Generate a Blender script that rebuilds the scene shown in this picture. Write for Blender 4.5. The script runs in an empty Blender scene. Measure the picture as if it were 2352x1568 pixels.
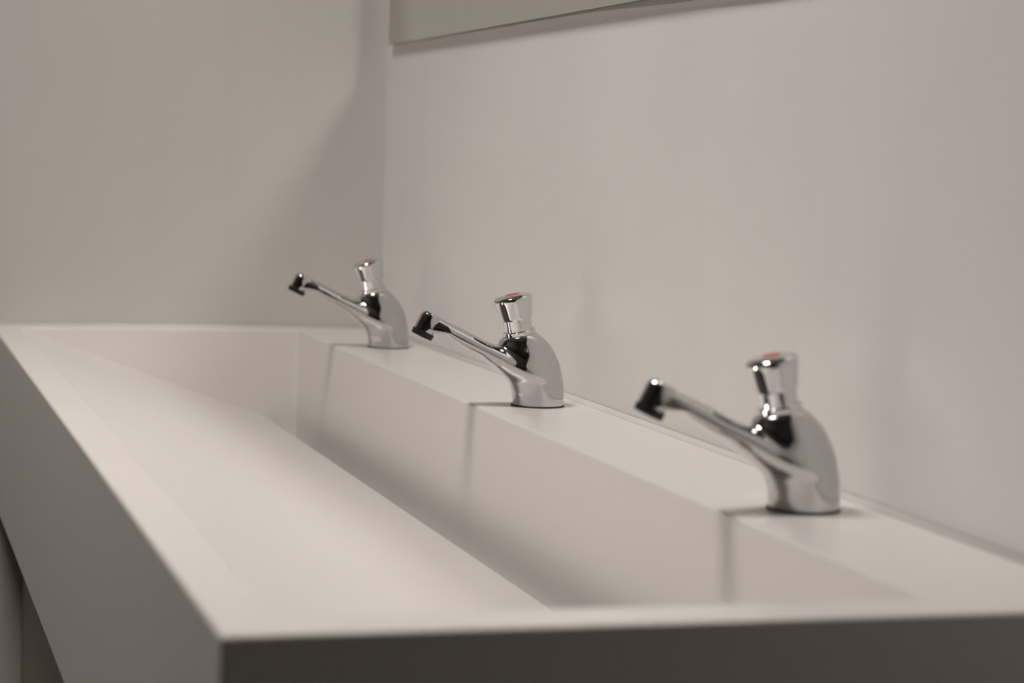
import bpy, bmesh, math
import numpy as np
from mathutils import Vector, Matrix

S = bpy.context.scene
C = bpy.context.collection

# ------------------------------------------------------------------ camera
CAM = Vector((2.88054, -0.67756, 0.23031))
yaw, pitch, roll = (math.radians(a) for a in (16.68664, 4.66593, 1.88006))
F = Vector((-math.cos(yaw)*math.cos(pitch), math.sin(yaw)*math.cos(pitch), -math.sin(pitch)))
R0 = F.cross(Vector((0, 0, 1))).normalized()
U0 = R0.cross(F)
R1 = R0*math.cos(roll) + U0*math.sin(roll)
U1 = -R0*math.sin(roll) + U0*math.cos(roll)
cd = bpy.data.cameras.new('camera')
cam = bpy.data.objects.new('camera', cd)
C.objects.link(cam)
cam.matrix_world = Matrix(((R1.x, U1.x, -F.x, CAM.x), (R1.y, U1.y, -F.y, CAM.y),
                           (R1.z, U1.z, -F.z, CAM.z), (0, 0, 0, 1)))
cd.sensor_width = 36
cd.lens = 5066.09/2352*36
cd.clip_start = .02
cd.dof.use_dof = True
cd.dof.focus_distance = 2.07
cd.dof.aperture_fstop = 5.6
cd.dof.aperture_blades = 7
S.camera = cam

# ------------------------------------------------------------------ world, lamp, exposure
w = bpy.data.worlds.new('world')
S.world = w
w.use_nodes = True
w.node_tree.nodes['Background'].inputs[0].default_value = (0.8, 0.85, 0.95, 1)
w.node_tree.nodes['Background'].inputs[1].default_value = 0.0
S.view_settings.view_transform = 'Standard'
S.view_settings.look = 'None'
S.view_settings.exposure = 0.0
S.view_settings.gamma = 1
S.view_settings.use_curve_mapping = False
S.cycles.max_bounces = 14
S.cycles.diffuse_bounces = 8
S.cycles.glossy_bounces = 8
S.cycles.caustics_reflective = True
S.cycles.blur_glossy = 0.0
S.cycles.sample_clamp_indirect = 0.0
S.cycles.use_denoising = True

LX, LY, LZ = 1.20, -0.89, 1.80           # lamp over the middle of the trough
LAMP_SX, LAMP_SY = 0.46, 0.46
LAMP_W = 21.4
LAMPS = [(LX, LY, LAMP_W)]
for x_, y_, w_ in LAMPS:
    ld = bpy.data.lights.new('ceiling_lamp_light', 'AREA')
    ld.shape = 'RECTANGLE'
    ld.size = LAMP_SX
    ld.size_y = LAMP_SY
    ld.energy = w_
    ld.spread = math.radians(165)
    ld.color = (1.0, 0.935, 0.885)
    lo = bpy.data.objects.new('ceiling_lamp_light', ld)
    lo.location = (x_, y_, LZ)
    C.objects.link(lo)

# ------------------------------------------------------------------ materials
def rgb(h):
    return tuple(((c/255+.055)/1.055)**2.4 if c/255 > .04045 else c/255/12.92 for c in h)

def mat(name, col, rough=.5, metal=0.0, coat=0.0, spec=.5):
    m = bpy.data.materials.new(name)
    m.use_nodes = True
    b = m.node_tree.nodes['Principled BSDF']
    b.inputs['Base Color'].default_value = (*col, 1)
    b.inputs['Roughness'].default_value = rough
    b.inputs['Metallic'].default_value = metal
    b.inputs['Coat Weight'].default_value = coat
    b.inputs['Specular IOR Level'].default_value = spec
    return m, m.node_tree.nodes, m.node_tree.links, b

def noise(n, l, scale, detail=3, stretch=(1, 1, 1)):
    tc = n.new('ShaderNodeTexCoord')
    mp = n.new('ShaderNodeMapping')
    mp.inputs['Scale'].default_value = stretch
    t = n.new('ShaderNodeTexNoise')
    t.inputs['Scale'].default_value = scale
    t.inputs['Detail'].default_value = detail
    l.new(tc.outputs['Object'], mp.inputs[0])
    l.new(mp.outputs[0], t.inputs['Vector'])
    return t

def ramp(n, l, src, stops):
    r = n.new('ShaderNodeValToRGB')
    e = r.color_ramp.elements
    e[0].position, e[0].color = stops[0][0], (*stops[0][1], 1)
    e[1].position, e[1].color = stops[1][0], (*stops[1][1], 1)
    for p, c in stops[2:]:
        x = e.new(p)
        x.color = (*c, 1)
    l.new(src, r.inputs[0])
    return r

def bump(n, l, src, b, strength, dist):
    k = n.new('ShaderNodeBump')
    k.inputs['Strength'].default_value = strength
    k.inputs['Distance'].default_value = dist
    l.new(src, k.inputs['Height'])
    l.new(k.outputs[0], b.inputs['Normal'])

def wall_mat(name, col, rough=.45):
    m, n, l, b = mat(name, col, rough)
    t = noise(n, l, 3.5, 4, (1, 1, .45))
    c2 = tuple(x*.955 for x in col)
    r = ramp(n, l, t.outputs['Fac'], [(.36, c2), (.62, col)])
    # faint scuffs: thin vertical smears and a few specks, wear with a shape of its own
    s = noise(n, l, 16, 5, (1, 1, .12))
    s2 = ramp(n, l, s.outputs['Fac'], [(.62, (1, 1, 1)), (.80, (.975, .972, .97))])
    sp = noise(n, l, 85, 2)
    s3 = ramp(n, l, sp.outputs['Fac'], [(.76, (1, 1, 1)), (.80, (.82, .80, .78))])
    a = n.new('ShaderNodeMix'); a.data_type = 'RGBA'; a.blend_type = 'MULTIPLY'; a.inputs[0].default_value = 1
    l.new(r.outputs[0], a.inputs[6]); l.new(s2.outputs[0], a.inputs[7])
    a2 = n.new('ShaderNodeMix'); a2.data_type = 'RGBA'; a2.blend_type = 'MULTIPLY'; a2.inputs[0].default_value = 1
    l.new(a.outputs[2], a2.inputs[6]); l.new(s3.outputs[0], a2.inputs[7])
    l.new(a2.outputs[2], b.inputs['Base Color'])
    f = noise(n, l, 260, 2)
    bump(n, l, f.outputs['Fac'], b, .12, .0006)
    return m

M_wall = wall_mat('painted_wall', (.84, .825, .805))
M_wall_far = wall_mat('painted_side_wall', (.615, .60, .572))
M_ceiling = wall_mat('painted_ceiling', (.52, .515, .505), .8)
M_dark_wall = wall_mat('grey_partition', (.34, .325, .305), .6)

M_dim_wall = wall_mat('dark_partition', (.15, .142, .135), .6)

M_floor, n_, l_, b_ = mat('grey_vinyl_floor', (.055, .05, .046), .5)
t_ = noise(n_, l_, 40, 4)
r_ = ramp(n_, l_, t_.outputs['Fac'], [(.35, (.050, .038, .032)), (.65, (.074, .058, .048))])
l_.new(r_.outputs[0], b_.inputs['Base Color'])

M_solid, n_, l_, b_ = mat('white_solid_surface', (.80, .775, .75), .28)
t_ = noise(n_, l_, 5, 4)
r_ = ramp(n_, l_, t_.outputs['Fac'], [(.3, (.795, .77, .745)), (.7, (.805, .782, .758))])
sp_ = noise(n_, l_, 60, 2)
s3_ = ramp(n_, l_, sp_.outputs['Fac'], [(.80, (1, 1, 1)), (.84, (.85, .83, .80))])
a_ = n_.new('ShaderNodeMix'); a_.data_type = 'RGBA'; a_.blend_type = 'MULTIPLY'; a_.inputs[0].default_value = 1
l_.new(r_.outputs[0], a_.inputs[6]); l_.new(s3_.outputs[0], a_.inputs[7])
l_.new(a_.outputs[2], b_.inputs['Base Color'])
t2_ = noise(n_, l_, 9, 4)
r2_ = ramp(n_, l_, t2_.outputs['Fac'], [(.3, (.28, .28, .28)), (.7, (.31, .31, .31))])
l_.new(r2_.outputs[0], b_.inputs['Roughness'])

M_bead = mat('white_silicone', (.72, .70, .675), .65, spec=.2)[0]
M_lower = mat('beige_laminate', (.31, .27, .215), .5)[0]

def chrome(name, lo_, hi_, tint):
    m, n, l, b = mat(name, tint, .05, 1.0)
    t = noise(n, l, 110, 5)
    r = ramp(n, l, t.outputs['Fac'], [(.42, (lo_,)*3), (.72, (hi_,)*3)])
    l.new(r.outputs[0], b.inputs['Roughness'])
    # dried water marks: small dull spots
    v = noise(n, l, 420, 3)
    c2 = tuple(x*.86 for x in tint)
    rc = ramp(n, l, v.outputs['Fac'], [(.60, tint), (.74, c2)])
    l.new(rc.outputs[0], b.inputs['Base Color'])
    return m
M_chrome = chrome('chrome', .03, .12, (.63, .625, .63))
M_chrome_b = chrome('chrome_button', .025, .07, (.74, .735, .73))
M_black = mat('black_rubber', (.008, .008, .008), .45)[0]
M_gasket = mat('dark_gasket', (.02, .02, .02), .5)[0]
M_red = mat('red_enamel', (.52, .035, .03), .3)[0]
M_mirror = mat('silvered_glass', (.70, .70, .645), .008, 1.0)[0]
M_glass_edge = mat('green_glass_edge', (.05, .075, .055), .15)[0]
M_board = mat('grey_backing_board', (.62, .60, .58), .5)[0]
M_lampframe = mat('white_lamp_frame', (.5, .5, .5), .4)[0]

# ------------------------------------------------------------------ helpers
def link(name, me, m, parent=None, smooth=False):
    o = bpy.data.objects.new(name, me)
    C.objects.link(o)
    for x in (m if isinstance(m, (list, tuple)) else [m]):
        me.materials.append(x)
    if parent:
        o.parent = parent
    if smooth:
        for p in me.polygons:
            p.use_smooth = True
    return o

def from_bm(name, bm, m, parent=None, smooth=False):
    bmesh.ops.recalc_face_normals(bm, faces=bm.faces[:])
    me = bpy.data.meshes.new(name)
    bm.to_mesh(me)
    bm.free()
    return link(name, me, m, parent, smooth)

def box_bm(x0, x1, y0, y1, z0, z1, bm=None):
    bm = bm or bmesh.new()
    v = [bm.verts.new((x, y, z)) for x in (x0, x1) for y in (y0, y1) for z in (z0, z1)]
    for f in ((0, 1, 3, 2), (4, 6, 7, 5), (0, 4, 5, 1), (2, 3, 7, 6), (0, 2, 6, 4), (1, 5, 7, 3)):
        bm.faces.new([v[i] for i in f])
    return bm

def bevel(o, wd, seg=3):
    b = o.modifiers.new('bevel', 'BEVEL')
    b.width = wd
    b.segments = seg
    b.limit_method = 'ANGLE'
    b.harden_normals = True
    for p in o.data.polygons:
        p.use_smooth = True
    return o

def struct(name, bm, m):
    o = from_bm(name, bm, m)
    o['kind'] = 'structure'
    return o

def empty(name, loc, label, cat, group=None):
    o = bpy.data.objects.new(name, None)
    o.empty_display_size = .05
    C.objects.link(o)
    o.location = loc
    o['label'] = label
    o['category'] = cat
    if group:
        o['group'] = group
    return o

# ------------------------------------------------------------------ room
RX, RY, ZF, ZC = 5.2, -3.0, -0.86, 1.83
T = .1
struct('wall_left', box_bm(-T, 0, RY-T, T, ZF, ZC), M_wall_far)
struct('wall_back', box_bm(0, RX, 0, T, ZF, ZC), M_wall)
struct('wall_front', box_bm(0, RX, RY-T, RY, ZF, ZC), M_dark_wall)
struct('wall_right', box_bm(RX, RX+T, RY-T, T, ZF, ZC), M_dim_wall)
struct('floor', box_bm(-T, RX+T, RY-T, T, ZF-T, ZF), M_floor)
struct('ceiling', box_bm(-T, RX+T, RY-T, T, ZC, ZC+T), M_ceiling)

# ------------------------------------------------------------------ trough
L, D, H = 1.84735, 0.50796, 0.21381
LEDGE, RIM, RIMF, RIMN = 0.11546, 0.03501, 0.0265, 0.0424
GAP, DROP = 0.04134, 0.11431
trough = empty('trough_sink', (0, 0, 0),
               'long white solid-surface trough sink with a sloping basin, fixed below the mirror', 'sink')
bm = bmesh.new()
xs = [0.001, RIMF, L-RIMN, L]
ys = [-D, -D+RIM, -LEDGE, -.001]
zb = -DROP-.045
g = {}
for i, x in enumerate(xs):
    for j, y in enumerate(ys):
        g[i, j] = bm.verts.new((x, y, 0))
for i in range(3):
    for j in range(3):
        if (i, j) != (1, 1):
            bm.faces.new((g[i, j], g[i+1, j], g[i+1, j+1], g[i, j+1]))
cb = [bm.verts.new((g[k].co.x, g[k].co.y, zb)) for k in ((1, 1), (2, 1), (2, 2), (1, 2))]
ct = [g[k] for k in ((1, 1), (2, 1), (2, 2), (1, 2))]
for k in range(4):
    bm.faces.new((ct[k], ct[(k+1) % 4], cb[(k+1) % 4], cb[k]))
bm.faces.new(cb)
low = {}
ring = [(0, 0), (1, 0), (2, 0), (3, 0), (3, 1), (3, 2), (3, 3), (2, 3), (1, 3), (0, 3), (0, 2), (0, 1)]
for k in ring:
    low[k] = bm.verts.new((g[k].co.x, g[k].co.y, -H))
for a, k in enumerate(ring):
    k2 = ring[(a+1) % 12]
    bm.faces.new((g[k], g[k2], low[k2], low[k]))
bm.faces.new([low[k] for k in ring])
body = from_bm('trough_body', bm, M_solid, trough)
bevel(body, .0028, 4)

# sloping basin plate that stops short of the ledge, leaving the hidden drain slot
bm = bmesh.new()
y0, z0, y1, z1 = -D+RIM+.0003, -.0022, -LEDGE-GAP, -DROP
prof = [(y0, z0), (y1-.002, z1+.0003), (y1, z1-.002), (y1, z1-.012), (y0, z0-.02)]
a = [bm.verts.new((RIMF+.0003, y, z)) for y, z in prof]
b = [bm.verts.new((L-RIMN-.0003, y, z)) for y, z in prof]
bm.faces.new(a); bm.faces.new(b[::-1])
for k in range(5):
    bm.faces.new((a[k], b[k], b[(k+1) % 5], a[(k+1) % 5]))
from_bm('basin_slope', bm, M_solid, trough)

# silicone beads where the trough meets the two walls
def bead(name, p, q, inward):
    bm = bmesh.new()
    p, q, inward = Vector(p), Vector(q), Vector(inward)
    rings = []
    for P in (p, q):
        rings.append([bm.verts.new(P + inward*a_ + Vector((0, 0, z_))) for a_, z_ in
                      ((.0003, -.0005), (.0003, .0042), (.0018, .0030), (.0036, .0014), (.0058, .0002), (.0058, -.0005))])
    for k in range(6):
        bm.faces.new((rings[0][k], rings[1][k], rings[1][(k+1) % 6], rings[0][(k+1) % 6]))
    bm.faces.new(rings[0]); bm.faces.new(rings[1][::-1])
    return from_bm(name, bm, M_bead, trough, True)
bead('silicone_bead', (.001, -.0004, 0), (L, -.0004, 0), (0, -1, 0))
bead('silicone_bead', (.0004, -D, 0), (.0004, -.001, 0), (1, 0, 0))

# boxed-in panel below, behind the apron
pn = from_bm('lower_panel', box_bm(.001, L-.06, -.4655, -.447, ZF+.06, -H-.0005), M_lower, trough)
pn['label'] = 'beige panel closing the space under the trough'

# ------------------------------------------------------------------ taps
def spline(xk, yk):
    """smooth monotone-ish cubic through the knots, constant outside"""
    xk, yk = np.array(xk, float), np.array(yk, float)
    h = np.diff(xk)
    d = np.diff(yk)/h
    m = np.empty_like(yk)
    m[1:-1] = np.where(d[:-1]*d[1:] > 0, 2*d[:-1]*d[1:]/(d[:-1]+d[1:]+1e-12), (d[:-1]+d[1:])*.25)
    m[0], m[-1] = d[0], d[-1]
    def f(x):
        x = np.clip(x, xk[0], xk[-1])
        i = np.clip(np.searchsorted(xk, x)-1, 0, len(h)-1)
        t = (x-xk[i])/h[i]
        return (yk[i]*(1+2*t)*(1-t)**2 + h[i]*m[i]*t*(1-t)**2 + yk[i+1]*t*t*(3-2*t) + h[i]*m[i+1]*t*t*(t-1))
    return f

def smin(a, b, k):
    h = np.clip(.5+.5*(b-a)/k, 0, 1)
    return b*(1-h)+a*h-k*h*(1-h)

def smax(a, b, k):
    return -smin(-a, -b, k)

# tap outline, measured in its own plane: s points out over the basin, z up
b_back = spline([-.004, .0108, .0235, .032, .0405, .0490, .0566, .0620, .0658, .0708, .076],
                [-.0247, -.0248, -.0238, -.0222, -.0197, -.0157, -.0112, -.0063, -.0021, .0050, .012])
b_front = spline([-.004, .002, .0073, .0141, .0234, .0318, .040, .048, .0562, .0612, .0645, .069, .076],
                 [.0241, .0242, .0246, .0256, .0296, .0350, .0378, .0388, .0394, .0388, .0366, .0345, .033])
b_half = spline([-.004, .006, .014, .022, .028, .034, .040, .046, .052, .058, .062, .0650, .0675, .070, .076],
                [.0246, .0248, .0248, .0246, .0242, .0236, .0228, .0220, .0211, .0203, .0196, .0184, .0165, .0135, .010])
a_top = spline([-.004, .006, .016, .026, .034, .0400, .0467, .0538, .0626, .0758, .0933, .1081, .1159],
               [.036, .040, .046, .051, .0545, .0565, .0592, .0618, .0660, .0724, .0802, .0873, .0909])
a_low = spline([-.004, .010, .020, .028, .0340, .0397, .0487, .0576, .0709, .0841, .0929, .100, .1159],
               [.0255, .0245, .0250, .0262, .0283, .0320, .0393, .0460, .0534, .0617, .0671, .0676, .0690])
a_rid = spline([-.004, .0072, .0196, .030, .0401, .0543, .0710, .0842, .0929, .1159],
               [.0306, .0313, .0338, .0386, .0442, .0512, .0587, .0650, .0692, .0725])
a_half = spline([-.016, -.006, .0020, .0110, .0196, .030, .0401, .0543, .0710, .0842, .096, .105, .1159],
                [.0140, .0176, .0202, .0226, .0229, .0217, .0203, .0182, .0159, .0139, .0121, .0107, .0092])
HT = math.radians(25.3)
H0 = (.1140, .0688)            # centre of the outlet, top of the aerator
BO = (.0201, .0675)            # foot of the button axis
BTILT = math.radians(12.4)

def field(x, s, z):
    # column
    lo_, hi_, w = b_back(z), b_front(z), b_half(z)
    c, a = (lo_+hi_)/2, (hi_-lo_)/2
    col = (np.sqrt(((s-c)/a)**2+(x/w)**2)-1)*np.minimum(a, w)*1.0
    # spout arm with its widest line low on the sides
    t, l, r, w = a_top(s), a_low(s), a_rid(s), a_half(s)
    up = z > r
    h = np.where(up, t-r, r-l)
    u = np.abs(z-r)/h
    v = np.abs(x)/w
    p = np.where(up, 2.0, 2.5)
    q = (u**p+v**p+1e-12)**(1/p)
    arm = (q-1)*np.minimum((t-l)*.5, w)*.9
    arm = smax(arm, s-.1120, .003)
    arm = smax(arm, -.015-s, .003)
    f = smin(col, arm, .0055)
    # outlet head
    ds, dz = s-H0[0], z-H0[1]
    t = -ds*math.sin(HT)+dz*math.cos(HT)
    e = ds*math.cos(HT)+dz*math.sin(HT)
    rad = .01035-.0006*np.clip(t/.019, 0, 1)
    hd = np.sqrt(e*e+(x*1.09)**2)-rad
    hd = smax(hd, t-.0190, .0045)
    hd = np.maximum(hd, -.0002-t)
    f = smin(f, hd, .0022)
    f = np.maximum(f, np.where(s > .10, -.0002-t, -1))
    # flat seat under the collar, square to the button axis
    t = -(s-BO[0])*-math.sin(BTILT)+(z-BO[1])*math.cos(BTILT)
    f = np.where(s < .045, smax(f, t, .0012), f)
    return np.maximum(f, .0004-z)

def surface_net(f, lo3, hi3, h):
    ax_ = [np.arange(l, u+h, h) for l, u in zip(lo3, hi3)]
    X, Y, Z = np.meshgrid(*ax_, indexing='ij')
    V = f(X, Y, Z)
    G = V < 0
    n = np.array(V.shape)
    acc = np.zeros((*(n-1), 3))
    cnt = np.zeros(n-1)
    offs = [(i, j, k) for i in (0, 1) for j in (0, 1) for k in (0, 1)]
    def sl(o):
        return tuple(slice(o[a], n[a]-1+o[a]) for a in range(3))
    for a in range(3):
        for o in offs:
            if o[a]:
                continue
            o2 = list(o); o2[a] = 1
            v0, v1 = V[sl(o)], V[sl(o2)]
            cr = (v0 < 0) != (v1 < 0)
            t = np.where(cr, v0/np.where(cr, v0-v1, 1), 0)
            for b in range(3):
                acc[..., b] += np.where(cr, o[b]+(t if b == a else 0), 0)
            cnt += cr
    act = cnt > 0
    idx = -np.ones(n-1, int)
    idx[act] = np.arange(act.sum())
    P = (np.argwhere(act)+acc[act]/cnt[act][:, None])*h+np.array(lo3)
    P0 = P.copy()
    for _ in range(6):                                   # settle on the surface
        e = 2e-5
        v = f(*P.T)
        g = np.stack([(f(*(P+np.eye(3)[a]*e).T)-f(*(P-np.eye(3)[a]*e).T))/(2*e) for a in range(3)], 1)
        st = -(v/np.maximum((g**2).sum(1), .05))[:, None]*g
        L_ = np.linalg.norm(st, axis=1, keepdims=True)
        P = P+st*np.minimum(1, .4*h/np.maximum(L_, 1e-12))
    # knit out the few strays at creases of the field, then read the normals again
    bad = (np.linalg.norm(P-P0, axis=1) > 1.2*h) | (np.abs(f(*P.T)) > .05*h)
    P[bad] = P0[bad]
    g = np.stack([(f(*(P+np.eye(3)[a]*1.5e-4).T)-f(*(P-np.eye(3)[a]*1.5e-4).T))/3e-4 for a in range(3)], 1)
    g /= np.linalg.norm(g, axis=1, keepdims=True)
    F_ = []
    for a in range(3):
        b, c = (a+1) % 3, (a+2) % 3
        s0 = [slice(1, n[k]-1) for k in range(3)]
        s0[a] = slice(0, n[a]-1)
        s1 = list(s0); s1[a] = slice(1, n[a])
        A, B = G[tuple(s0)], G[tuple(s1)]
        for m_, flip in ((A & ~B, False), (~A & B, True)):
            q = np.argwhere(m_)+np.array([s0[k].start for k in range(3)])
            if len(q) == 0:
                continue
            def at(db, dc):
                r = q.copy(); r[:, b] += db; r[:, c] += dc
                return idx[tuple(r.T)]
            quad = np.stack([at(-1, -1), at(0, -1), at(0, 0), at(-1, 0)], 1)
            F_.append(quad[:, ::-1] if flip else quad)
    return P, np.concatenate(F_), g

def body_mesh():
    # grid axes (x, s, z); s runs towards -y, so one axis is mirrored and the faces are turned back
    P, Fq, N = surface_net(field, (-.0275, -.0275, -.0015), (.0275, .1275, .0945), .0006)
    Q = P.copy(); Q[:, 1] *= -1
    N = N.copy(); N[:, 1] *= -1
    me = bpy.data.meshes.new('tap_body')
    me.from_pydata([tuple(p) for p in Q], [], [tuple(int(i) for i in q[::-1]) for q in Fq])
    me.update()
    for p in me.polygons:
        p.use_smooth = True
    me.normals_split_custom_set_from_vertices([tuple(v) for v in N])
    return me

def lathe(profile, nseg=72, lobes=0, amp=0.0, close=True):
    bm = bmesh.new()
    prev = None
    for r, t, *k in profile:
        a_ = k[0] if k else 0
        if r == 0:
            cur = [bm.verts.new((0, 0, t))]
        else:
            cur = [bm.verts.new(((r*(1+a_*amp*math.cos(lobes*(th-.55))))*math.cos(th),
                                 (r*(1+a_*amp*math.cos(lobes*(th-.55))))*math.sin(th), t))
                   for th in (2*math.pi*i/nseg for i in range(nseg))]
        if prev:
            for i in range(nseg):
                j = (i+1) % nseg
                if len(prev) == 1:
                    bm.faces.new((prev[0], cur[i], cur[j]))
                elif len(cur) == 1:
                    bm.faces.new((prev[i], prev[j], cur[0]))
                else:
                    bm.faces.new((prev[i], prev[j], cur[j], cur[i]))
        prev = cur
    return bm

BT = Matrix.Translation((0, -BO[0], BO[1])) @ Matrix.Rotation(BTILT, 4, 'X')   # button axis leans over the spout

def finish(bm, M):
    bmesh.ops.transform(bm, matrix=M, verts=bm.verts[:])
    return bm

def auto(o, ang=35):
    o.data.set_sharp_from_angle(angle=math.radians(ang))
    return o

def make_tap():
    t = empty('push_tap', (0, 0, 0), '', 'tap', 'chrome push taps on the trough ledge')
    bmg = lathe([(0, 0), (.0250, 0), (.0255, .0003), (.0255, .0011), (.0251, .0015), (0, .0015)], 64)
    auto(from_bm('base_gasket', bmg, M_gasket, t, True))
    link('tap_body', body_mesh(), M_chrome, t, True)
    auto(from_bm('collar', finish(lathe([(0, -.0012), (.0150, -.0012), (.0154, -.0004), (.0157, .0001), (.0157, .0035), (.0153, .0040),
                                         (.0146, .0040), (.0139, .0034), (0, .0034)]), BT), M_chrome_b, t, True))
    auto(from_bm('button_stem', finish(lathe([(0, .003), (.01336, .003), (.01336, .0158), (0, .0158)]), BT), M_chrome_b, t, True))
    cap = [(0, .0138), (.0138, .0138), (.0149, .0138), (.0154, .0143, .4), (.0158, .0160, .7), (.0166, .0200, 1), (.0175, .0250, 1),
           (.0183, .0290, 1), (.0187, .0312, .9), (.01885, .0330, .8), (.0186, .0345, .7), (.0178, .0357, .5), (.0165, .0366, .3),
           (.0145, .0373), (.0110, .0378), (.0080, .0380), (.0070, .0380), (.0067, .0377), (0, .0377)]
    auto(from_bm('push_button', finish(lathe([(c_[0]*.972, c_[1]+.0009, *c_[2:]) for c_ in cap], 96, 6, .022), BT), M_chrome_b, t, True), 50)
    d = from_bm('hot_mark', finish(lathe([(0, .0385), (.0064, .0385), (.0064, .03885), (.0058, .0391), (0, .0393)], 48), BT), M_red, t, True)
    d['label'] = 'red disc'
    AM = Matrix.Translation((0, -H0[0], H0[1])) @ Matrix.Rotation(-HT, 4, 'X')
    a_ = from_bm('aerator', finish(lathe([(0, -.0022), (.0082, -.0022), (.0086, -.0042), (.0099, -.0042), (.0104, -.0037),
                                          (.01065, .0002), (.0107, .0009), (.0098, .0010), (0, .0012)], 64), AM), M_black, t, True)
    auto(a_)
    a_['label'] = 'black aerator ring'
    return t

tap = make_tap()
labels = ['far chrome push tap beside the left wall, smallest of three',
          'middle chrome push tap in sharp focus between the other two',
          'near chrome push tap at the right, largest and blurred']
for i, (x, lb) in enumerate(zip((0.27669, 0.89182, 1.50694), labels)):
    if i == 0:
        t = tap
    else:
        t = tap.copy()
        C.objects.link(t)
        for ch in tap.children:
            c = ch.copy()
            C.objects.link(c)
            c.parent = t
    t.location = (x, -.05407, 0)
    t['label'] = lb

# ------------------------------------------------------------------ mirror
mir = empty('wall_mirror', (0, 0, .3765),
            'frameless wall mirror with a green glass edge hung above the trough taps', 'mirror')
MX, MT, MK, MW, MH = .043, .0092, .001, 2.6, .80
gl = bmesh.new()
th = .0050
def my(x):
    return -MT - MK*x
vs = []
for x in (MX, MW):
    for off in (0, th):
        for z in (0, MH):
            vs.append(gl.verts.new((x, my(x)+off, z)))
for f in ((0, 1, 3, 2), (4, 6, 7, 5), (0, 4, 5, 1), (2, 3, 7, 6), (0, 2, 6, 4), (1, 5, 7, 3)):
    gl.faces.new([vs[i] for i in f])
glo = from_bm('mirror_glass', gl, [M_mirror, M_glass_edge], mir)
for p in glo.data.polygons:
    p.material_index = 0 if p.normal.y < -.9 else 1
# backing board, its lower edge follows the wall a little below the glass from the first metre on
bb = bmesh.new()
cols = []
for x, dz in ((MX+.004, -.0005), (.50, -.0016), (.86, -.0022), (.90, -.0026), (1.05, -.0062), (1.25, -.0095), (MW, -.013)):
    yf = my(x)+th+.0003
    cols.append([bb.verts.new(c) for c in ((x, yf, dz), (x, -.0004, dz), (x, -.0004, MH-.01), (x, yf, MH-.01))])
for p, q in zip(cols, cols[1:]):
    for k in range(4):
        bb.faces.new((p[k], p[(k+1) % 4], q[(k+1) % 4], q[k]))
bb.faces.new(cols[0]); bb.faces.new(cols[-1][::-1])
from_bm('backing_board', bb, M_board, mir)

# ------------------------------------------------------------------ ceiling lamp housing (lamp itself is at the top)
lamp = empty('ceiling_lamp', (LX, LY, ZC), 'rectangular ceiling lamp above the trough', 'lamp')
fr = bmesh.new()
hx, hy = LAMP_SX/2, LAMP_SY/2
box_bm(-hx-.012, hx+.012, -hy-.012, hy+.012, -.02, 0, fr)
from_bm('lamp_housing', fr, M_lampframe, lamp)
